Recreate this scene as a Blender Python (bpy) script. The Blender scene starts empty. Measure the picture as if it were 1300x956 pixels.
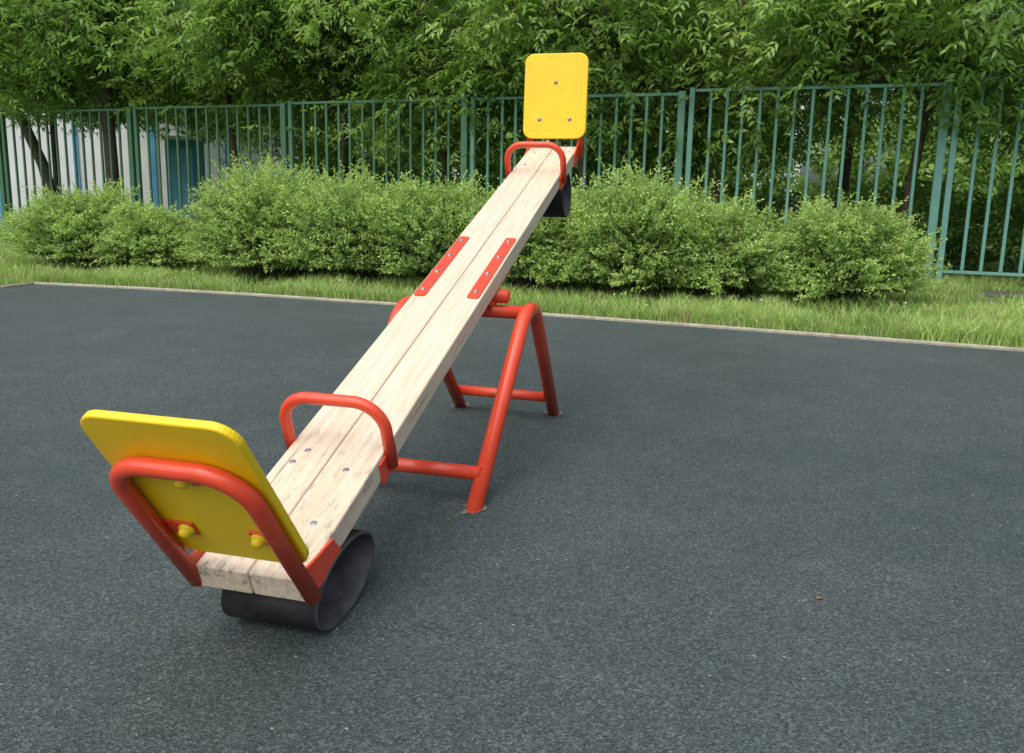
import bpy, bmesh, math, numpy as np
from mathutils import Vector, Matrix, noise
rng=np.random.default_rng(7)
S=bpy.context.scene
COL=S.collection

# ------------------------------------------------------------------ materials
def mat(name):
    m=bpy.data.materials.new(name); m.use_nodes=True
    nt=m.node_tree; b=nt.nodes['Principled BSDF']
    return m,nt,b
def N(nt,t,**k):
    n=nt.nodes.new(t)
    for a,v in k.items():
        if a in n.inputs: n.inputs[a].default_value=v
        else: setattr(n,a,v)
    return n
def ramp(nt,fac,stops):
    r=nt.nodes.new('ShaderNodeValToRGB'); e=r.color_ramp.elements
    while len(e)<len(stops): e.new(0.5)
    for i,(p,c) in enumerate(stops):
        e[i].position=p; e[i].color=(c[0],c[1],c[2],1) if not isinstance(c,(int,float)) else (c,c,c,1)
    nt.links.new(fac,r.inputs[0]); return r.outputs[0]
def noise_n(nt,vec,scale,detail=3,rough=.6):
    n=N(nt,'ShaderNodeTexNoise'); n.inputs['Scale'].default_value=scale; n.inputs['Detail'].default_value=detail; n.inputs['Roughness'].default_value=rough
    if vec is not None: nt.links.new(vec,n.inputs['Vector'])
    return n.outputs['Fac']
def mix(nt,f,a,b,mode='MIX'):
    n=nt.nodes.new('ShaderNodeMix'); n.data_type='RGBA'; n.blend_type=mode
    for s,v in ((n.inputs[0],f),(n.inputs[6],a),(n.inputs[7],b)):
        if hasattr(v,'links'): nt.links.new(v,s)
        elif isinstance(v,(int,float)): s.default_value=v
        else: s.default_value=(v[0],v[1],v[2],1)
    return n.outputs[2]
def coords(nt,scale=None):
    t=nt.nodes.new('ShaderNodeTexCoord'); o=t.outputs['Object']
    if scale:
        m=nt.nodes.new('ShaderNodeMapping'); m.inputs['Scale'].default_value=scale; nt.links.new(o,m.inputs[0]); o=m.outputs[0]
    return o
def bump(nt,b,h,strength,dist):
    n=nt.nodes.new('ShaderNodeBump'); n.inputs['Strength'].default_value=strength; n.inputs['Distance'].default_value=dist
    nt.links.new(h,n.inputs['Height']); nt.links.new(n.outputs[0],b.inputs['Normal'])

def paint(name,c,c2,rough=.3,scuff=.5):
    m,nt,b=mat(name); v=coords(nt)
    a=noise_n(nt,v,9,4); col=mix(nt,ramp(nt,a,[(.35,0.),(.7,1.)]),c,c2)
    d=noise_n(nt,v,60,5,.7); col=mix(nt,ramp(nt,d,[(.66,0.),(.74,scuff)]),col,(c[0]*.45,c[1]*.45+.02,c[2]*.45+.02))
    nt.links.new(col,b.inputs['Base Color'])
    nt.links.new(ramp(nt,noise_n(nt,v,25,4),[(.3,rough*.8),(.75,rough*1.5)]),b.inputs['Roughness'])
    bump(nt,b,noise_n(nt,v,35,3),.12,.004)
    return m
M_red=paint('red_paint',(.72,.075,.030),(.64,.062,.026),.25,.35)
M_yel=paint('yellow_paint',(.84,.60,.008),(.78,.54,.008),.34,.15)
M_galv=paint('galvanised_steel',(.36,.36,.36),(.24,.24,.24),.4)
M_galv.node_tree.nodes['Principled BSDF'].inputs['Metallic'].default_value=.7

def mk_wood():
    m,nt,b=mat('pale_painted_wood')
    vg=coords(nt,(26,1.3,26)); g=noise_n(nt,vg,2.2,6,.65)
    v=coords(nt)
    col=mix(nt,ramp(nt,g,[(.36,0.),(.64,1.)]),(.575,.475,.345),(.73,.635,.505))
    big=noise_n(nt,coords(nt,(3,1,3)),2.5,4)
    col=mix(nt,ramp(nt,big,[(.4,0.),(.7,.45)]),col,(.60,.475,.34))
    vc=coords(nt,(60,1.1,60)); cr=noise_n(nt,vc,1.6,2,.5)
    col=mix(nt,ramp(nt,cr,[(.69,0.),(.72,.7)]),col,(.15,.11,.08))
    vo=nt.nodes.new('ShaderNodeTexVoronoi'); vo.inputs['Scale'].default_value=4.2
    mp=nt.nodes.new('ShaderNodeMapping'); mp.inputs['Scale'].default_value=(1.0,.62,1.0)
    nt.links.new(v,mp.inputs[0]); nt.links.new(mp.outputs[0],vo.inputs['Vector'])
    kn=ramp(nt,vo.outputs['Distance'],[(.0,.85),(.035,.6),(.055,.15),(.075,0.)])
    col=mix(nt,kn,col,(.24,.16,.11))
    t=nt.nodes.new('ShaderNodeSeparateXYZ'); nt.links.new(v,t.inputs[0])
    ab=N(nt,'ShaderNodeMath',operation='ABSOLUTE'); nt.links.new(t.outputs[1],ab.inputs[0])
    mr=nt.nodes.new('ShaderNodeMapRange'); mr.inputs[1].default_value=.9; mr.inputs[2].default_value=1.9; nt.links.new(ab.outputs[0],mr.inputs[0])
    sp=noise_n(nt,coords(nt,(14,5,14)),2.5,6,.75)
    spm=ramp(nt,sp,[(.53,0.),(.65,.85)])
    mu=N(nt,'ShaderNodeMath',operation='MULTIPLY'); nt.links.new(spm,mu.inputs[0]); nt.links.new(mr.outputs[0],mu.inputs[1])
    col=mix(nt,mu.outputs[0],col,(.14,.125,.11))
    s2=noise_n(nt,coords(nt,(40,22,40)),2,4,.7)
    col=mix(nt,ramp(nt,s2,[(.65,0.),(.71,.6)]),col,(.19,.15,.11))
    nt.links.new(col,b.inputs['Base Color']); b.inputs['Roughness'].default_value=.5
    bump(nt,b,g,.4,.004)
    return m
M_wood=mk_wood()

def mk_rubber_black(name,c,c2):
    m,nt,b=mat(name); v=coords(nt)
    col=mix(nt,ramp(nt,noise_n(nt,v,14,5,.7),[(.35,0.),(.7,1.)]),c,c2)
    nt.links.new(col,b.inputs['Base Color']); b.inputs['Roughness'].default_value=.6
    b.inputs['Specular IOR Level'].default_value=.3
    bump(nt,b,noise_n(nt,v,90,3),.3,.003); return m
M_tyre=mk_rubber_black('black_rubber',(.008,.0085,.009),(.022,.022,.024))
M_tyre2=mk_rubber_black('worn_lightened_rubber',(.030,.032,.036),(.075,.078,.085))  # worn rim; inner wall painted lighter so the ring reads as hollow

def mk_crumb():
    m,nt,b=mat('crumb_rubber_surface'); v=coords(nt)
    big=noise_n(nt,v,.5,4,.55)
    col=mix(nt,ramp(nt,big,[(.35,0.),(.68,1.)]),(.043,.066,.064),(.066,.086,.089))
    med=noise_n(nt,v,3.2,5,.65)
    col=mix(nt,ramp(nt,med,[(.45,0.),(.8,.45)]),col,(.100,.115,.117))
    wear=noise_n(nt,v,1.3,5,.72)
    col=mix(nt,ramp(nt,wear,[(.60,0.),(.74,.32)]),col,(.14,.132,.122))
    vo=nt.nodes.new('ShaderNodeTexVoronoi'); vo.inputs['Scale'].default_value=190; nt.links.new(v,vo.inputs['Vector'])
    sep=nt.nodes.new('ShaderNodeSeparateColor'); nt.links.new(vo.outputs['Color'],sep.inputs[0])
    gr=ramp(nt,sep.outputs[0],[(0.,(.4,.4,.4)),(.5,(.9,.9,.9)),(.85,(1.35,1.35,1.35)),(1.,(2.2,2.2,2.1))])
    col=mix(nt,.85,col,gr,'MULTIPLY')
    pit=noise_n(nt,v,105,2,.7)
    col=mix(nt,ramp(nt,pit,[(.32,.8),(.43,0.)]),col,(.014,.018,.018))
    v2=nt.nodes.new('ShaderNodeTexVoronoi'); v2.inputs['Scale'].default_value=22; nt.links.new(v,v2.inputs['Vector'])
    s2=nt.nodes.new('ShaderNodeSeparateColor'); nt.links.new(v2.outputs['Color'],s2.inputs[0])
    a=ramp(nt,v2.outputs['Distance'],[(.06,1.),(.10,0.)]); c=ramp(nt,s2.outputs[1],[(.8,0.),(.82,1.)])
    mu=N(nt,'ShaderNodeMath',operation='MULTIPLY'); nt.links.new(a,mu.inputs[0]); nt.links.new(c,mu.inputs[1])
    col=mix(nt,mu.outputs[0],col,(.30,.30,.27))
    nt.links.new(col,b.inputs['Base Color']); b.inputs['Roughness'].default_value=.8
    b.inputs['Specular IOR Level'].default_value=.35
    ad=N(nt,'ShaderNodeMath',operation='ADD'); nt.links.new(vo.outputs['Distance'],ad.inputs[0]); nt.links.new(pit,ad.inputs[1])
    bump(nt,b,ad.outputs[0],.8,.004); return m
M_crumb=mk_crumb()

def mk_soil():
    m,nt,b=mat('lawn_soil'); v=coords(nt)
    col=mix(nt,ramp(nt,noise_n(nt,v,1.2,6,.7),[(.4,0.),(.6,1.)]),(.075,.13,.028),(.12,.19,.045))
    col=mix(nt,ramp(nt,noise_n(nt,v,14,5,.7),[(.45,0.),(.65,.7)]),col,(.06,.052,.034))
    nt.links.new(col,b.inputs['Base Color']); b.inputs['Roughness'].default_value=.95
    bump(nt,b,noise_n(nt,v,20,5),.8,.03); return m
M_soil=mk_soil()
def mk_simple(name,c,c2,sc,rough=.8,bs=.3):
    m,nt,b=mat(name); v=coords(nt)
    nt.links.new(mix(nt,ramp(nt,noise_n(nt,v,sc,6,.65),[(.35,0.),(.68,1.)]),c,c2),b.inputs['Base Color'])
    b.inputs['Roughness'].default_value=rough; bump(nt,b,noise_n(nt,v,sc*4,4),bs,.01); return m
M_curb=mk_simple('concrete_edging',(.26,.25,.19),(.42,.40,.31),12)
M_dirt=mk_simple('dry_dirt',(.12,.11,.09),(.22,.19,.155),40)
M_bark=mk_simple('bark',(.05,.04,.03),(.14,.11,.085),9,.9,.9)
M_path=mk_simple('asphalt_path',(.07,.07,.072),(.11,.11,.11),20)
M_white=mk_simple('white_render',(.62,.66,.70),(.74,.77,.80),1.5)
M_blue=mk_simple('blue_cladding',(.07,.27,.50),(.12,.36,.60),2)
M_glass=mk_simple('dark_window',(.03,.04,.05),(.06,.07,.08),2,.15,.0)
def mk_leaf(name,rough=.5,tr=.35):
    m,nt,b=mat(name)
    at=nt.nodes.new('ShaderNodeAttribute'); at.attribute_name='Col'
    nt.links.new(at.outputs['Color'],b.inputs['Base Color']); b.inputs['Roughness'].default_value=rough
    b.inputs['Specular IOR Level'].default_value=.35
    t=nt.nodes.new('ShaderNodeBsdfTranslucent'); g=mix(nt,1.0,at.outputs['Color'],(1.3,1.35,.7),'MULTIPLY')
    nt.links.new(g,t.inputs[0])
    ms=nt.nodes.new('ShaderNodeMixShader'); ms.inputs[0].default_value=tr
    nt.links.new(b.outputs[0],ms.inputs[1]); nt.links.new(t.outputs[0],ms.inputs[2])
    nt.links.new(ms.outputs[0],nt.nodes['Material Output'].inputs[0]); return m
M_leaf=mk_leaf('tree_leaves',.5,.42); M_bleaf=mk_leaf('bush_leaves'); M_grass=mk_leaf('grass_blades',.55,.3)

# ------------------------------------------------------------------ mesh helpers
def obj(name,me,parent=None,mw=None,mats=()):
    o=bpy.data.objects.new(name,me); COL.objects.link(o)
    for m in mats: me.materials.append(m)
    if parent is not None: o.parent=parent
    if mw is not None: o.matrix_local=mw
    return o
def empty(name,mw=None,parent=None):
    o=bpy.data.objects.new(name,None); COL.objects.link(o); o.empty_display_size=.2
    if mw is not None: o.matrix_world=mw
    if parent: o.parent=parent
    return o
def mesh(name,v,f,smooth=False):
    me=bpy.data.meshes.new(name); me.from_pydata([tuple(a) for a in v],[],f); me.update()
    if smooth: me.polygons.foreach_set('use_smooth',[True]*len(me.polygons))
    return me
def npquads(name,V,C,k=4):
    n=len(V); me=bpy.data.meshes.new(name)
    me.vertices.add(n*k); me.vertices.foreach_set('co',V.reshape(-1).astype(np.float32))
    me.loops.add(n*k); me.loops.foreach_set('vertex_index',np.arange(n*k,dtype=np.int32))
    me.polygons.add(n); me.polygons.foreach_set('loop_start',np.arange(0,n*k,k,dtype=np.int32))
    me.polygons.foreach_set('loop_total',np.full(n,k,dtype=np.int32))
    me.update(calc_edges=True)
    a=me.color_attributes.new('Col','FLOAT_COLOR','POINT')
    c=np.ones((n,k,4),np.float32); c[:,:,:3]=C[:,None,:]
    a.data.foreach_set('color',c.reshape(-1)); return me
def fillet(pts,r,seg=10):
    pts=[Vector(p) for p in pts]; out=[pts[0]]
    for i in range(1,len(pts)-1):
        p=pts[i]; a=(pts[i-1]-p).normalized(); b=(pts[i+1]-p).normalized()
        th=a.angle(b)/2; rr=r[i-1] if isinstance(r,(list,tuple)) else r
        d=min(rr/math.tan(th),(pts[i-1]-p).length*.49 if i>1 else (pts[i-1]-p).length*.95,(pts[i+1]-p).length*.49 if i<len(pts)-2 else (pts[i+1]-p).length*.95)
        rr=d*math.tan(th); c=p+(a+b).normalized()*(rr/math.sin(th))
        s=p+a*d-c; e=p+b*d-c; ang=s.angle(e)
        for j in range(seg+1):
            t=j/seg; q=(s*math.sin((1-t)*ang)+e*math.sin(t*ang))/math.sin(ang); out.append(c+q)
    out.append(pts[-1]); return out
def tube_data(path,rad,n=20,cap=True,flat=None):
    path=[Vector(p) for p in path]; V=[];F=[]
    rad=rad if isinstance(rad,(list,tuple)) else [rad]*len(path)
    t0=(path[1]-path[0]).normalized(); up=Vector((0,0,1)) if abs(t0.z)<.9 else Vector((1,0,0))
    nrm=(up-t0*up.dot(t0)).normalized(); pt=t0
    for i,p in enumerate(path):
        if i==0: t=t0
        elif i==len(path)-1: t=(path[i]-path[i-1]).normalized()
        else: t=((path[i]-path[i-1]).normalized()+(path[i+1]-path[i]).normalized()).normalized()
        q=pt.rotation_difference(t); nrm=q@nrm; nrm=(nrm-t*nrm.dot(t)).normalized(); pt=t; bi=t.cross(nrm)
        for k in range(n):
            a=2*math.pi*k/n; V.append(p+(nrm*math.cos(a)+bi*math.sin(a))*rad[i])
    for i in range(len(path)-1):
        for k in range(n):
            F.append((i*n+k,i*n+(k+1)%n,(i+1)*n+(k+1)%n,(i+1)*n+k))
    if cap: F.append(tuple(reversed(range(n)))); F.append(tuple(range((len(path)-1)*n,len(path)*n)))
    return V,F
def tube(name,path,rad,m,parent,mw=None,n=24):
    V,F=tube_data(path,rad,n); me=mesh(name,V,F,True)
    for p in me.polygons:
        if len(p.vertices)>4: p.use_smooth=False
    return obj(name,me,parent,mw,[m])
def box(name,lo,hi,m,parent=None,mw=None,bev=.003,seg=2):
    bm=bmesh.new(); bmesh.ops.create_cube(bm,size=1)
    for v in bm.verts: v.co=Vector([lo[i]+(hi[i]-lo[i])*(v.co[i]+.5) for i in range(3)])
    if bev: bmesh.ops.bevel(bm,geom=bm.edges[:],offset=bev,segments=seg,affect='EDGES',profile=.5)
    me=bpy.data.meshes.new(name); bm.to_mesh(me); bm.free()
    return obj(name,me,parent,mw,[m])
def prism(name,poly,x0,x1,m,parent,mw,bev=.002):
    """polygon in local YZ extruded along X"""
    bm=bmesh.new(); vs=[bm.verts.new((x0,y,z)) for y,z in poly]; f=bm.faces.new(vs)
    e=bmesh.ops.extrude_face_region(bm,geom=[f])
    for v in e['geom']:
        if isinstance(v,bmesh.types.BMVert): v.co.x=x1
    bmesh.ops.recalc_face_normals(bm,faces=bm.faces[:])
    bmesh.ops.bevel(bm,geom=bm.edges[:],offset=bev,segments=2,affect='EDGES',profile=.5)
    me=bpy.data.meshes.new(name); bm.to_mesh(me); bm.free()
    return obj(name,me,parent,mw,[m])
def rplate(name,w,h,th,r,m,parent,mw,bev=.004,rb=None):
    bm=bmesh.new(); vs=[]; rb=rb or r
    for cx,cy,a0,rr in ((w/2-r,h-r,0,r),(-w/2+r,h-r,90,r),(-w/2+rb,rb,180,rb),(w/2-rb,rb,270,rb)):
        for j in range(9):
            a=math.radians(a0+j*90/8); vs.append(bm.verts.new((cx+rr*math.cos(a),cy+rr*math.sin(a),-th/2)))
    f=bm.faces.new(vs); e=bmesh.ops.extrude_face_region(bm,geom=[f])
    for v in e['geom']:
        if isinstance(v,bmesh.types.BMVert): v.co.z+=th
    bmesh.ops.recalc_face_normals(bm,faces=bm.faces[:])
    ed=[e for e in bm.edges if len(e.link_faces)==2 and e.calc_face_angle(0)>1.2]
    bmesh.ops.bevel(bm,geom=ed,offset=bev,segments=3,affect='EDGES',profile=.5)
    me=bpy.data.meshes.new(name); bm.to_mesh(me); bm.free()
    return obj(name,me,parent,mw,[m])
def bolt(name,p,ax,r,h,m,parent,mw=None):
    ax=Vector(ax).normalized(); q=ax.to_track_quat('Z','Y').to_matrix().to_4x4()
    prof=[(0,r*1.25),(h*.25,r*1.25),(h*.3,r),(h*.7,r*.93),(h*.95,r*.6),(h,r*.05)]
    V=[];F=[];n=16
    for z,rr in prof:
        for k in range(n):
            a=2*math.pi*k/n; V.append(Vector(p)+q.to_3x3()@Vector((rr*math.cos(a),rr*math.sin(a),z)))
    for i in range(len(prof)-1):
        for k in range(n): F.append((i*n+k,i*n+(k+1)%n,(i+1)*n+(k+1)%n,(i+1)*n+k))
    F.append(tuple(range((len(prof)-1)*n,len(prof)*n)))
    return obj(name,mesh(name,V,F,True),parent,mw,[m])

# ------------------------------------------------------------------ seesaw
CX,CY,PHI=-.2036,3.6258,.2549
ALPHA,ZC,H,W,T=.3439,.8472+.004,1.9006,.3063,.0769
see=empty('seesaw',Matrix.Translation((CX,CY,0))@Matrix.Rotation(-PHI,4,'Z'))
BF=Matrix.Translation((0,0,ZC))@Matrix.Rotation(ALPHA,4,'X')
gap=.003
box('plank_1',(-W/2,-H,-T),(-gap/2,H,0),M_wood,see,BF,.006,3)
box('plank_2',(gap/2,-H+.001,-T),(W/2,H-.001,0),M_wood,see,BF,.006,3)
hw=W/2
for i,sx in enumerate((-1,1)):
    xc=sx*(hw-.036)
    rplate('strap_%d'%(i+1),.052,.648,.006,.012,M_red,see,BF@Matrix.Translation((xc,-.324,.004)),.0015)
    for j in range(4):
        bolt('strap_bolt_%d_%d'%(i+1,j+1),(xc,-.27+.18*j,.007),(0,0,1),.0095,.009,M_galv,see,BF)
for k,(x,u) in enumerate([(-.12,-1.83),(.085,-1.70),(-.105,-1.46),(-.085,-1.40),(.075,-1.47),(-.1,1.5),(.1,1.5),(-.1,1.75),(.1,1.75)]):
    bolt('screw_%d'%(k+1),(x,u,-.0022),(0,0,1),.011,.004,M_galv,see,BF)
for i,s in enumerate((-1,1)):
    u=s*1.3562; x=hw+.014
    tube('handle_%d'%(i+1),fillet([(-x,u,-.06),(-x,u,.165),(x,u,.165),(x,u,-.06)],.095,14),.0185,M_red,see,BF)
    for j,sx in enumerate((-1,1)):
        a=sorted((sx*(hw+.0005),sx*(hw+.0075)))
        box('handle_flange_%d_%d'%(i+1,j+1),(a[0],u-.06,-T-.012),(a[1],u+.06,-.012),M_red,see,BF,.002)
for i,(s,lean,pw) in enumerate(((-1,.278,.385),(1,.398,.41))):
    O=Vector((0,s*(H-.0273),0))
    d=Vector((0,s*math.sin(lean),math.cos(lean))); o=Vector((0,s*math.cos(lean),-math.sin(lean)))
    X=Vector((1,0,0))
    zax=X.cross(d)
    PM=BF@Matrix(((X.x,d.x,zax.x,O.x),(X.y,d.y,zax.y,O.y),(X.z,d.z,zax.z,O.z),(0,0,0,1)))
    out=1 if zax.dot(o)>0 else -1
    k0,k1=.054,.585
    rplate('backrest_plate_%d'%(i+1),pw,k1-k0,.022,.06,M_yel,see,PM@Matrix.Translation((0,k0,0)),.006)
    zt=out*.034; tr=.0215; x=hw+.014
    tube('backrest_frame_%d'%(i+1),fillet([(-x,-.055,zt),(-x,.455,zt),(x,.455,zt),(x,-.055,zt)],.105,14),tr,M_red,see,PM)
    zz=sorted((out*.0115,out*.0175))
    for j,sx in enumerate((-1,1)):
        xs=sorted((sx*.075,sx*(x)))
        box('backrest_tab_%d_%d'%(i+1,j+1),(xs[0],.15,zz[0]),(xs[1],.20,zz[1]),M_red,see,PM,.002)
        bolt('backrest_nut_%d_%d'%(i+1,j+1),(sx*.098,.175,zz[0] if out<0 else zz[1]),(0,0,out),.0165,.022,M_yel,see,PM)
        bolt('backrest_bolt_%d_%d'%(i+1,j+1),(sx*.098,.175,-out*.0115),(0,0,-out),.0095,.008,M_galv,see,PM)
        a=sorted((sx*(hw+.0005),sx*(hw+.009)))
        poly=[(s*(H-.19),-T+.002),(s*(H-.16),-.006),(s*(H-.07),.012),(s*(H+.004),.03),(s*(H+.006),-T+.002)]
        if s<0: poly=poly[::-1]
        prism('seat_flange_%d_%d'%(i+1,j+1),poly,a[0],a[1],M_red,see,BF)
    box('backrest_tab_%d_3'%(i+1),(-.03,.375,zz[0]),(.03,.455,zz[1]),M_red,see,PM,.002)
    bolt('backrest_nut_%d_3'%(i+1),(0,.398,zz[0] if out<0 else zz[1]),(0,0,out),.0165,.022,M_yel,see,PM)
    bolt('backrest_bolt_%d_3'%(i+1),(0,.405,-out*.0115),(0,0,-out),.0095,.008,M_galv,see,PM)
def ring(name,a,b,mw,w=.28,th=.011):
    n=72;V=[];F=[];MI=[]
    ks=[(-w/2,-th*.2),(-w/2+.003,th*.5),(w/2-.003,th*.5),(w/2,th*.2),(w/2,-th*.2),(w/2-.003,-th*.5),(-w/2+.003,-th*.5)]
    for k in range(n):
        t=2*math.pi*k/n
        for x,o in ks:
            V.append((x,(a+o)*math.cos(t),(b+o)*math.sin(t)))
    m=len(ks)
    for k in range(n):
        for j in range(m):
            F.append((k*m+j,k*m+(j+1)%m,((k+1)%n)*m+(j+1)%m,((k+1)%n)*m+j)); MI.append(1 if j in (2,3,4,5) else 0)
    me=mesh(name,V,F,False); bm=bmesh.new(); bm.from_mesh(me); bmesh.ops.recalc_face_normals(bm,faces=bm.faces[:]); bm.to_mesh(me); bm.free()
    for p,mi in zip(me.polygons,MI): p.use_smooth=abs(p.normal.x)<.3; p.material_index=mi
    return obj(name,me,see,mw,[M_tyre,M_tyre2])
ring('rubber_buffer_1',.176,.098,Matrix.Translation((.025,-1.562,.110))@Matrix.Rotation(ALPHA/2,4,'X'))
ring('rubber_buffer_2',.128,.132,BF@Matrix.Translation((0,1.58,-T-.139)))
L2=.7406;tr=.032
for i,sx in enumerate((-1,1)):
    tube('stand_arch_%d'%(i+1),fillet([(sx*.264,-L2,-.02),(sx*.292,0,.762),(sx*.264,L2,-.02)],.21,20),tr,M_red,see)
tube('stand_crossbar',[(-.29,0,.652),(.29,0,.652)],.030,M_red,see)
for j,sy in enumerate((-1,1)):
    tube('stand_low_bar_%d'%(j+1),[(-.264,sy*.635,.116),(.264,sy*.635,.116)],.027,M_red,see)
tube('pivot_axle',[(-.195,0,.722),(-.185,0,.722),(.185,0,.722),(.195,0,.722)],[.018,.032,.032,.018],M_red,see)
for j,sx in enumerate((-1,1)):
    box('pivot_bracket_%d'%(j+1),(sx*.12-.006,-.045,.66),(sx*.12+.006,.045,.775),M_red,see,None,.003)
    box('pivot_seat_%d'%(j+1),(sx*.1-.05,-.16,-T-.009),(sx*.1+.05,.16,-T-.001),M_red,see,BF,.002)
for k,(x,y) in enumerate(((-.264,-.72),(.264,-.72),(-.264,.72),(.264,.72))):
    V=[(x,y,.0105)];n=40
    for a in range(n):
        t=2*math.pi*a/n; r=.043+.026*noise.noise(Vector((math.cos(t)*2.5+k*7,math.sin(t)*2.5,3)))*1.6
        V.append((x+r*math.cos(t),y+r*math.sin(t)*1.25,.0075))
    obj('foot_dirt_%d'%(k+1),mesh('foot_dirt',V,[(0,1+a,1+(a+1)%n) for a in range(n)]),see,None,[M_dirt])

# ------------------------------------------------------------------ ground
def sheet(name,pts,z,m):
    return obj(name,mesh(name,[(x,y,z) for x,y in pts],[tuple(range(len(pts)))]),None,None,[m])
sheet('ground',[(-200,-200),(200,-200),(200,300),(-200,300)],-.004,M_soil)
cpts=[(-5.85,9.80),(-4.4,9.50),(-2.9,9.10),(-1.28,8.56),(.3,8.01),(1.83,7.43),(3.0,6.98),(4.2,6.51),(8,4.98),(12,3.3)]
left=[(-5.95,9.29),(-8.8,-1),(-11.2,-10)]
sheet('rubber_surface',cpts+[(16,-10)]+left[::-1],.004,M_crumb)
def curb(name,pts,w=.062,z=.03):
    V=[];F=[];P=[Vector((a,b,0)) for a,b in pts]
    for i,p in enumerate(P):
        t=(P[min(i+1,len(P)-1)]-P[max(i-1,0)]).normalized(); n=Vector((-t.y,t.x,0))
        for o,zz in ((0,-.05),(0,z-.008),(.008,z),(w-.008,z),(w,z-.008),(w,-.05)): V.append(p+n*o+Vector((0,0,zz)))
    for i in range(len(P)-1):
        for j in range(5): F.append((i*6+j,i*6+j+1,(i+1)*6+j+1,(i+1)*6+j))
    return obj(name,mesh(name,V,F),None,None,[M_curb])
curb('curb',(left[::-1]+cpts))
box('path',(6.3,10.7,-.002),(13,11.35,.012),M_path,None,None,0)
n=34; P=np.stack([rng.uniform(-5,4.5,n),rng.uniform(1.9,7.2,n),np.full(n,.009)],1)

# ------------------------------------------------------------------ fence
def fmat(name,c):
    m,nt,b=mat(name); v=coords(nt)
    col=mix(nt,ramp(nt,noise_n(nt,v,3,5,.7),[(.35,0.),(.7,1.)]),c,(c[0]*1.35,c[1]*1.25,c[2]*1.25))
    col=mix(nt,ramp(nt,noise_n(nt,v,22,5,.75),[(.66,0.),(.72,.7)]),col,(.12,.07,.045))
    nt.links.new(col,b.inputs['Base Color']); b.inputs['Roughness'].default_value=.5; return m
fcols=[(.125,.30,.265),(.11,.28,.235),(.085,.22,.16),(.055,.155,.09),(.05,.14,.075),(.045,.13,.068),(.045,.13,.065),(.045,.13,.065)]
fence=empty('metal_fence')
def F(t): return Vector((6.45-18.25*t,12.4+6.6*t,0))
fd=(F(1)-F(0)).normalized(); ang=math.atan2(fd.y,fd.x)
def addbox(V,Fc,lo,hi):
    b=len(V)
    for z in (lo[2],hi[2]):
        for y in (lo[1],hi[1]):
            for x in (lo[0],hi[0]): V.append((x,y,z))
    for q in ((0,2,3,1),(4,5,7,6),(0,1,5,4),(2,6,7,3),(0,4,6,2),(1,3,7,5)): Fc.append(tuple(b+i for i in q))
PL=(F(.2)-F(0)).length
for i in range(-2,7):
    t0=i*.2; h=2.93
    if i<0: h=3.05
    elif i<6: h=[2.98,2.93,2.93,2.90,2.88,2.9][i]
    V=[];Fc=[]
    pw=.12
    addbox(V,Fc,(.03,-.05,-.05),(.03+pw,.05,h+.02))
    addbox(V,Fc,(PL-.03-pw*.7,-.04,-.05),(PL-.03,.04,h+.02))
    addbox(V,Fc,(.03+pw,-.022,h-.05),(PL-.03-pw*.7,.022,h))
    addbox(V,Fc,(.03+pw,-.022,.17),(PL-.03-pw*.7,.022,.22))
    nb=13; a0=.03+pw; a1=PL-.03-pw*.7
    for k in range(nb):
        x=a0+(a1-a0)*(k+1)/(nb+1); bw=.024
        dx=rng.normal(0,.006)
        addbox(V,Fc,(x-bw+dx,-.0215,.221),(x+bw+dx,.0215,h-.051))
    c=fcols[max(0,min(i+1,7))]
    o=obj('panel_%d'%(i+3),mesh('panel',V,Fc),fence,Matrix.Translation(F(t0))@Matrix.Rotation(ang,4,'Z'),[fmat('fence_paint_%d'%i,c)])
    bm=o.modifiers.new('b','BEVEL'); bm.width=.006; bm.segments=1

# ------------------------------------------------------------------ foliage generators
def unit(a): return a/np.maximum(np.linalg.norm(a,axis=-1,keepdims=True),1e-9)
def leaf_quads(P,D,Nn,Ln,Wd,fold=.25):
    S_=unit(np.cross(D,Nn)); Nn=unit(np.cross(S_,D))
    Ln=Ln[:,None]; Wd=Wd[:,None]
    b=P; l=P+D*Ln*.42+S_*Wd*.5+Nn*Wd*fold; t=P+D*Ln-Nn*Ln*.12; r=P+D*Ln*.42-S_*Wd*.5+Nn*Wd*fold
    return np.stack([b,r,t,l],1)
az=rng.uniform(0,6.28,n); 
obj('fallen_leaves',npquads('fallen_leaves',leaf_quads(P,np.stack([np.cos(az),np.sin(az),0*az],1),np.tile([0,0,1.],(n,1)),rng.uniform(.010,.028,n),rng.uniform(.005,.013,n)),np.array([.38,.33,.13])*rng.uniform(.5,1.2,(n,1))),None,None,[M_grass])
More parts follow.
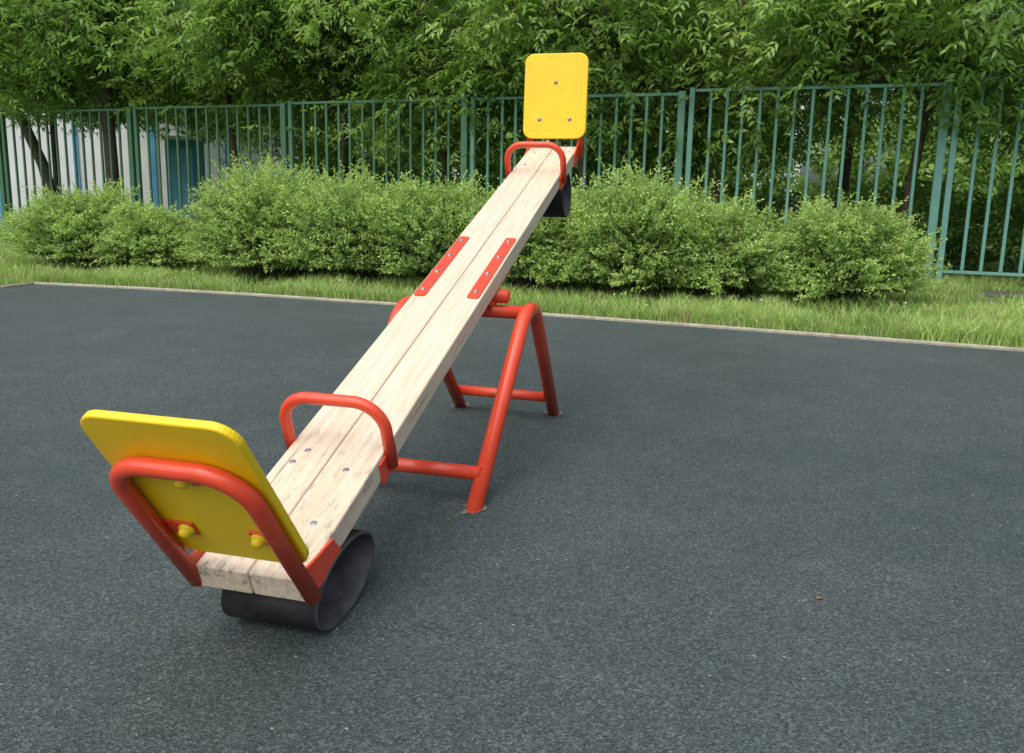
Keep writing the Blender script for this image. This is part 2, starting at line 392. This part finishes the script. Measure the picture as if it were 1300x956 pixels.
def sprays(centres,cols,nl,stem,ll,lw,droop):
    n=len(centres)
    az=rng.uniform(0,2*np.pi,n); D=np.stack([np.cos(az),np.sin(az),rng.normal(-droop,.35,n)],1); D=unit(D)
    side=unit(np.cross(D,np.array([0,0,1.])+rng.normal(0,.25,(n,3))))
    up=unit(np.cross(side,D))
    Vs=[];Cs=[]
    sl=stem*rng.uniform(.7,1.25,n)
    for j in range(nl):
        pair=j//2; sg=1 if j%2 else -1
        if j==nl-1: f=1.; dr=D.copy()
        else:
            f=.3+.65*pair/max(1,(nl-1)//2); dr=unit(D*.55+side*sg*.85-up*.15)
        dr=unit(dr+rng.normal(0,.16,(n,3))+np.array([0,0,-.22]))
        P=centres+D*(sl*f)[:,None]+np.array([0,0,-1.])*(.35*(sl*f**2))[:,None]
        nn=unit(up+rng.normal(0,.35,(n,3)))
        Vs.append(leaf_quads(P,dr,nn,ll*rng.uniform(.75,1.2,n),lw*rng.uniform(.8,1.2,n)))
        Cs.append(cols*rng.uniform(.85,1.15,(n,1)))
    return np.concatenate(Vs),np.concatenate(Cs)
LG=np.array([.275,.43,.120]);DG=np.array([.105,.20,.052]);YG=np.array([.37,.53,.16])
def leafcol(n,base,a=.5):
    t=rng.random((n,1)); c=DG*(1-t)+LG*t
    return c*(1-a)+base*a
def make_tree(name,x,y,ht,crx,crz,cz,trunk=.12,nclump=46,per=52,lean=(0,0),fork=2,tone=.5,spray=.34,seed=0,bottom=.25):
    r=np.random.default_rng(seed); root=empty(name,Matrix.Translation((x,y,0)))
    V=[];Fc=[]
    def add(path,rad,n=8):
        v,f=tube_data(path,rad,n,False); b=len(V); V.extend(v); Fc.extend([tuple(b+i for i in q) for q in f])
    cc=[]
    while len(cc)<nclump:
        p=r.uniform(-1,1,3); d=np.linalg.norm(p)
        if d>1 or d<.25: continue
        q=np.array([p[0]*crx,p[1]*crx,cz+p[2]*crz])
        if q[2]<bottom: continue
        if noise.noise(Vector((q+seed*3.1)*.55))<-.18: continue
        cc.append(q)
    cc=np.array(cc)
    fz=cz-crz*.75; fz=max(fz,.9)
    tp=Vector((lean[0],lean[1],fz)); mid=Vector((lean[0]*.4+r.normal(0,.05),lean[1]*.4,fz*.5))
    add([(0,0,-.05),(0,0,.12),mid,tp],[trunk*1.35,trunk*1.05,trunk*.95,trunk*.85],10)
    limbs=[]
    for k in range(fork):
        a=2*math.pi*(k/fork)+r.uniform(0,1.2); e=Vector((lean[0]+math.cos(a)*crx*.42,lean[1]+math.sin(a)*crx*.42,cz+crz*r.uniform(.2,.6)))
        m1=tp.lerp(e,.45)+Vector((r.normal(0,.12),r.normal(0,.12),.1)); add([tp-Vector((0,0,.05)),m1,e],[trunk*.7,trunk*.5,trunk*.22],8)
        limbs+= [(tp.lerp(m1,f),trunk*.5) for f in (.4,.8)]+[(m1.lerp(e,f),trunk*.35) for f in (.1,.4,.7,1.)]
    for q in cc:
        qv=Vector(q); b=min(limbs,key=lambda l:(l[0]-qv).length+max(0,l[0].z-qv.z)*.6)
        m1=b[0].lerp(qv,.5)+Vector((r.normal(0,.08),r.normal(0,.08),.12)); add([b[0],m1,qv],[max(.022,b[1]*.42),.018,.007],5)
        for _ in range(3):
            e=qv+Vector(r.normal(0,.32,3)); add([m1.lerp(qv,.6),e],[.009,.004],4)
    obj('trunk_and_limbs',mesh('trunk',V,Fc,True),root,None,[M_bark])
    P=[];C=[]
    for q in cc:
        n=int(per*r.uniform(.55,1.4)); off=r.normal(0,1,(n,3))*np.array([.48,.48,.36])*r.uniform(.7,1.2)
        k=r.uniform(0,1)*.75+.25*(noise.noise(Vector(q*.7))+.5)
        base=DG*(1-k)+LG*k
        if r.random()<.25: base=YG*.85
        cl=np.clip(leafcol(n,base,.65)*(.8+.45*tone),0,1)
        p=q+off; ok=p[:,2]>bottom; P.append(p[ok]); C.append(cl[ok])
    P=np.concatenate(P);C=np.concatenate(C)
    Vq,Cq=sprays(P,C,7,spray,.155*spray/.34,.052*spray/.34,.25)
    obj('foliage',npquads('foliage',Vq,Cq),root,None,[M_leaf])
    return root
off=Vector((.34,.94,0))
def FB(t,o): p=F(t)+off*o; return p.x,p.y
specs=[(-.18,1.5,3.0,1.7,80),(.02,.9,2.7,1.8,76),(.17,1.7,2.7,1.9,72),(.30,1.0,2.5,1.8,72),(.45,1.5,2.7,1.8,72),(.57,1.1,2.6,1.9,68),(.71,1.4,2.6,2.4,66),(.99,1.2,2.7,2.7,66)]
for i,(t,o,cr,bt,nc) in enumerate(specs):
    x,y=FB(t,o)
    make_tree('maple_tree',x,y,7,cr,2.4,4.35 if bt<2.2 else 4.8,.085,nc,60,(rng.normal(0,.25),rng.normal(0,.2)),3,.66,.34,20+i,bt)
make_tree('maple_tree',-9.15,18.7,7,2.5,2.2,5.0,.15,62,60,(-.1,.1),3,.6,.34,51,2.8)
make_tree('maple_tree',-10.9,19.6,7,2.4,2.2,5.1,.13,60,60,(-1.1,.1),3,.6,.34,53,2.9)
for i,t in enumerate((-.25,.06,.30,.52,.74,1.02)):
    x,y=FB(t,6.4+rng.uniform(-.6,.6))
    make_tree('maple_tree',x,y,8,3.1,2.9,5.6,.14,60,44,(0,0),3,.6,.44,80+i,2.3 if t<.7 else 3.0)
def mass(name,pts,n,spray,tone,zb=0):
    P=[];C=[]
    for (x,y,r,h) in pts:
        m=n; q=rng.normal(0,1,(m,3)); q=unit(q)*rng.uniform(.55,1,(m,1))
        p=np.stack([x+q[:,0]*r,y+q[:,1]*r,zb+h*.5+q[:,2]*h*.5],1)
        lum=np.array([noise.noise(Vector(a*.6)) for a in p])+.4
        ok=(lum>.12)&(p[:,2]>.1); P.append(p[ok]); 
        c=DG+(LG-DG)*np.clip(lum,0,1)[:,None]; C.append(c[ok]*tone)
    P=np.concatenate(P);C=np.concatenate(C)
    V,Cq=sprays(P,C,7,spray,.46*spray,.17*spray,.2); obj(name,npquads(name,V,Cq),None,None,[M_leaf])
mass('distant_trees',[(x,40+6*math.sin(x*1.7),4.2,9+3*math.sin(x)) for x in range(-38,42,5)],1200,.9,1.05)
pts=[]
for t in np.arange(-.3,.74,.06):
    x,y=FB(t,rng.uniform(1.8,3.6)); pts.append((x,y,rng.uniform(.8,1.2),rng.uniform(1.3,2.7)))
mass('understorey_shrubs',pts,430,.30,1.15)

def bush(name,x,y,rx,ry,h,n,seed):
    r=np.random.default_rng(seed)
    ph=r.uniform(0,2*np.pi,n); ct=r.uniform(-.35,1,n); st=np.sqrt(np.clip(1-ct**2,0,1))
    d=np.stack([np.cos(ph)*st,np.sin(ph)*st,ct],1)
    lum=np.array([noise.noise(Vector(a*2.3)+Vector((seed,0,0)))+.55*noise.noise(Vector(a*6)+Vector((0,seed,0))) for a in d])
    rad=.91+.30*lum+r.normal(0,.055,n); k_=r.random(n)<.13; rad[k_]*=1.15
    tip=d*rad[:,None]*np.array([rx,ry,h*.62])+np.array([0,0,h*.38]); tip[:,2]=np.maximum(tip[:,2],.08)
    base=np.stack([r.normal(0,rx*.22,n),r.normal(0,ry*.22,n),np.full(n,.02)],1)
    ctrl=base*.4+tip*.6; ctrl[:,2]+=.10*h; ctrl[:,:2]=base[:,:2]*.55+tip[:,:2]*.45
    Vs=[];Cs=[]; K=32
    root=empty(name,Matrix.Translation((x,y,0)))
    shade=r.uniform(0,1,n)
    tipdir=unit(tip-ctrl)
    for k in range(K):
        s=.50+.52*(k/(K-1))+r.uniform(-.01,.01,n)
        s_=s[:,None]; P=(1-s_)**2*base+2*s_*(1-s_)*ctrl+s_**2*tip
        P+=r.normal(0,.008,(n,3))
        dr=unit(tipdir*.7+r.normal(0,.75,(n,3))+np.array([0,0,.25]))
        nn=unit(r.normal(0,.6,(n,3))+np.array([0,0,1.]))
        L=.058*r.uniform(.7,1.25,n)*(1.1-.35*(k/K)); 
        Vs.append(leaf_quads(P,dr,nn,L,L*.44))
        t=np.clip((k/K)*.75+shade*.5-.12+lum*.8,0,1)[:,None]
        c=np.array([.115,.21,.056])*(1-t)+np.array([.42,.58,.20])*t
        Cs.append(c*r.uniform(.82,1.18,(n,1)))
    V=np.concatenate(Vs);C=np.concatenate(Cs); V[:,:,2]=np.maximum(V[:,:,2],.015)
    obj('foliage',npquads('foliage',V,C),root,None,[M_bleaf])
    tv=[];tf=[]
    for i in range(0,n,14):
        pp=[]
        for s in (0,.33,.66,.97): pp.append(Vector(tuple((1-s)**2*base[i]+2*s*(1-s)*ctrl[i]+s**2*tip[i])))
        v,f=tube_data(pp,[.008,.006,.004,.002],4,False); b=len(tv); tv+=v; tf+=[tuple(b+j for j in q) for q in f]
    obj('stems',mesh('stems',tv,tf),root,None,[M_bark])
bush('spirea_bush',-6.45,12.3,1.15,.9,1.20,1600,1)
bush('spirea_bush',-5.35,11.95,.85,.75,.95,1000,9)
bush('spirea_bush',-3.35,11.15,1.20,.95,1.50,1900,2)
bush('spirea_bush',-2.1,10.75,1.10,.85,1.40,1700,3)
bush('spirea_bush',-1.0,10.5,1.05,.8,1.38,1500,4)
bush('spirea_bush',.35,10.2,1.1,.85,1.36,1600,5)
bush('spirea_bush',1.55,9.85,1.15,.95,1.48,1900,6)
bush('spirea_bush',2.55,9.7,.85,.8,1.20,1300,8)
bush('spirea_bush',3.92,9.65,.97,.8,1.24,1500,7)

def curb_y(x):
    xs=[p[0] for p in cpts]; ys=[p[1] for p in cpts]; return np.interp(x,xs,ys)
def grass(n):
    x=rng.uniform(-13,13,n*3); u=rng.random(n*3)**1.55
    fy=12.4+(6.45-x)/18.25*6.6
    y0=np.where(x<-5.9,4+0*x,curb_y(x)+.06)
    y=y0+u*(fy+1.2-y0)
    ok=~((x<-5.9)&(x> -5.95-(9.29-y)*.277-.12)&(y<9.3))
    ok&=~((x>6.3)&(y>10.65)&(y<11.4))
    x,y,u=x[ok][:n],y[ok][:n],u[ok][:n]; n=len(x)
    pn=np.array([noise.noise(Vector((a*1.1,b*1.1,0)))+.6*noise.noise(Vector((a*4,b*4,5))) for a,b in zip(x,y)])
    keep=rng.random(n)<np.clip(.8+1.2*pn,.15,1); x,y,u,pn=x[keep],y[keep],u[keep],pn[keep]; n=len(x)
    hgt=np.clip(.10+.10*pn+rng.normal(0,.032,n),.03,.29)*(1-.25*u)
    edge=(y-np.where(x<-5.9,4,curb_y(x)))<.5; hgt=np.where(edge,hgt*1.15,hgt)
    az=rng.uniform(0,2*np.pi,n); w=.0065*rng.uniform(.7,1.4,n); le=hgt*rng.uniform(.1,.75,n); la=rng.uniform(0,2*np.pi,n)
    B=np.stack([x,y,np.zeros(n)],1); s=np.stack([np.cos(az)*w,np.sin(az)*w,0*w],1)
    m=B+np.stack([np.cos(la)*le*.3,np.sin(la)*le*.3,hgt*.6],1); t=B+np.stack([np.cos(la)*le,np.sin(la)*le,hgt],1)
    V=np.concatenate([np.stack([B-s,B+s,m+s*.7,m-s*.7],1),np.stack([m-s*.7,m+s*.7,t+s*.12,t-s*.12],1)])
    k=np.clip(.5+pn*.7+rng.normal(0,.25,n),0,1)[:,None]
    c=np.array([.17,.29,.065])*(1-k)+np.array([.41,.56,.18])*k
    dry=rng.random(n)<.09; c[dry]=[.44,.41,.24]
    obj('grass',npquads('grass',V,np.concatenate([c,c])),None,None,[M_grass])
grass(230000)
bm=bmesh.new()
for k in range(22):
    x=rng.uniform(-5.5,7.5); y=float(curb_y(x))+rng.uniform(.15,1.7); z=rng.uniform(.09,.2)
    bmesh.ops.create_icosphere(bm,subdivisions=2,radius=rng.uniform(.009,.017),matrix=Matrix.Translation((x,y,z)))
    bmesh.ops.create_cone(bm,segments=5,radius1=.002,radius2=.002,depth=z,matrix=Matrix.Translation((x,y,z/2)))
me=bpy.data.meshes.new('dandelions'); bm.to_mesh(me); bm.free()
obj('dandelions',me,None,None,[mk_simple('seed_head',(.4,.42,.32),(.52,.52,.45),30)])

# ------------------------------------------------------------------ things beyond the fence
wall=empty('white_wall',Matrix.Translation((-17,27,0))@Matrix.Rotation(math.radians(14),4,'Z'))
for k in range(4):
    box('panel_%d'%k,(k*2.4,0,0),(k*2.4+2.36,.15,3.5),M_white,wall,None,.01)
    box('post_%d'%k,(k*2.4-.1,-.06,0),(k*2.4+.06,-.002,3.5),M_blue,wall,None,.01)
box('coping',(-.1,-.08,3.502),(9.7,.25,3.6),M_white,wall,None,.01)
cab=empty('blue_cabin',Matrix.Translation((-9.35,22.0,0))@Matrix.Rotation(math.radians(10),4,'Z'))
box('body',(0,0,.1),(.8,1.1,2.5),M_blue,cab,None,.02)
box('door',(.1,-.03,.2),(.7,-.002,2.3),mk_simple('door_blue',(.14,.42,.66),(.18,.48,.72),3),cab,None,.01)
box('roof',(-.06,-.1,2.502),(.86,1.16,2.62),M_white,cab,None,.03)
bd=empty('apartment_building',Matrix.Translation((-14,58,0)))
box('body',(0,0,0),(34,10,9),M_white,bd,None,.02)
box('roof',(-.3,-.3,9.002),(34.3,10.3,9.4),M_path,bd,None,.02)
for fl in range(3):
    for k in range(13):
        box('window_%d_%d'%(fl,k),(1+k*2.55,-.04,1+fl*2.9),(2.4+k*2.55,-.002,2.6+fl*2.9),M_glass,bd,None,.0)
        box('sill_%d_%d'%(fl,k),(.9+k*2.55,-.12,.9+fl*2.9),(2.5+k*2.55,-.002,.99+fl*2.9),M_curb,bd,None,.0)
box('door',(15.9,-.06,0),(17.1,-.045,.85),M_blue,bd,None,0)

# ------------------------------------------------------------------ light
sun_el,sun_az=math.radians(60),math.radians(215)
w=bpy.data.worlds.new('World'); S.world=w; w.use_nodes=True
nt=w.node_tree; bg=nt.nodes['Background']; sky=nt.nodes.new('ShaderNodeTexSky'); sky.sky_type='NISHITA'
sky.sun_disc=False; sky.sun_elevation=sun_el; sky.sun_rotation=sun_az; sky.dust_density=5.0; sky.air_density=1.0
nt.links.new(sky.outputs[0],bg.inputs[0]); bg.inputs[1].default_value=.15
ld=bpy.data.lights.new('sun','SUN'); ld.energy=3.0; ld.angle=math.radians(100); ld.color=(1,.96,.90)
lo=bpy.data.objects.new('sun',ld); COL.objects.link(lo)
d=Vector((math.sin(sun_az)*math.cos(sun_el),math.cos(sun_az)*math.cos(sun_el),math.sin(sun_el)))
lo.rotation_euler=d.to_track_quat('Z','Y').to_euler()
S.view_settings.view_transform='Standard'; S.view_settings.look='None'; S.view_settings.exposure=0

# ------------------------------------------------------------------ camera
cd=bpy.data.cameras.new('camera'); cam=bpy.data.objects.new('camera',cd); COL.objects.link(cam)
cd.sensor_width=36; cd.sensor_fit='HORIZONTAL'; cd.lens=1023.97/1300*36; cd.shift_y=-45/1300
cd.clip_start=.05; cd.clip_end=1000
cam.matrix_world=Matrix.Translation((0,0,1.15))@Matrix.Rotation(math.pi/2-.1742,4,'X')@Matrix.Rotation(.021,4,'Z')
S.camera=cam
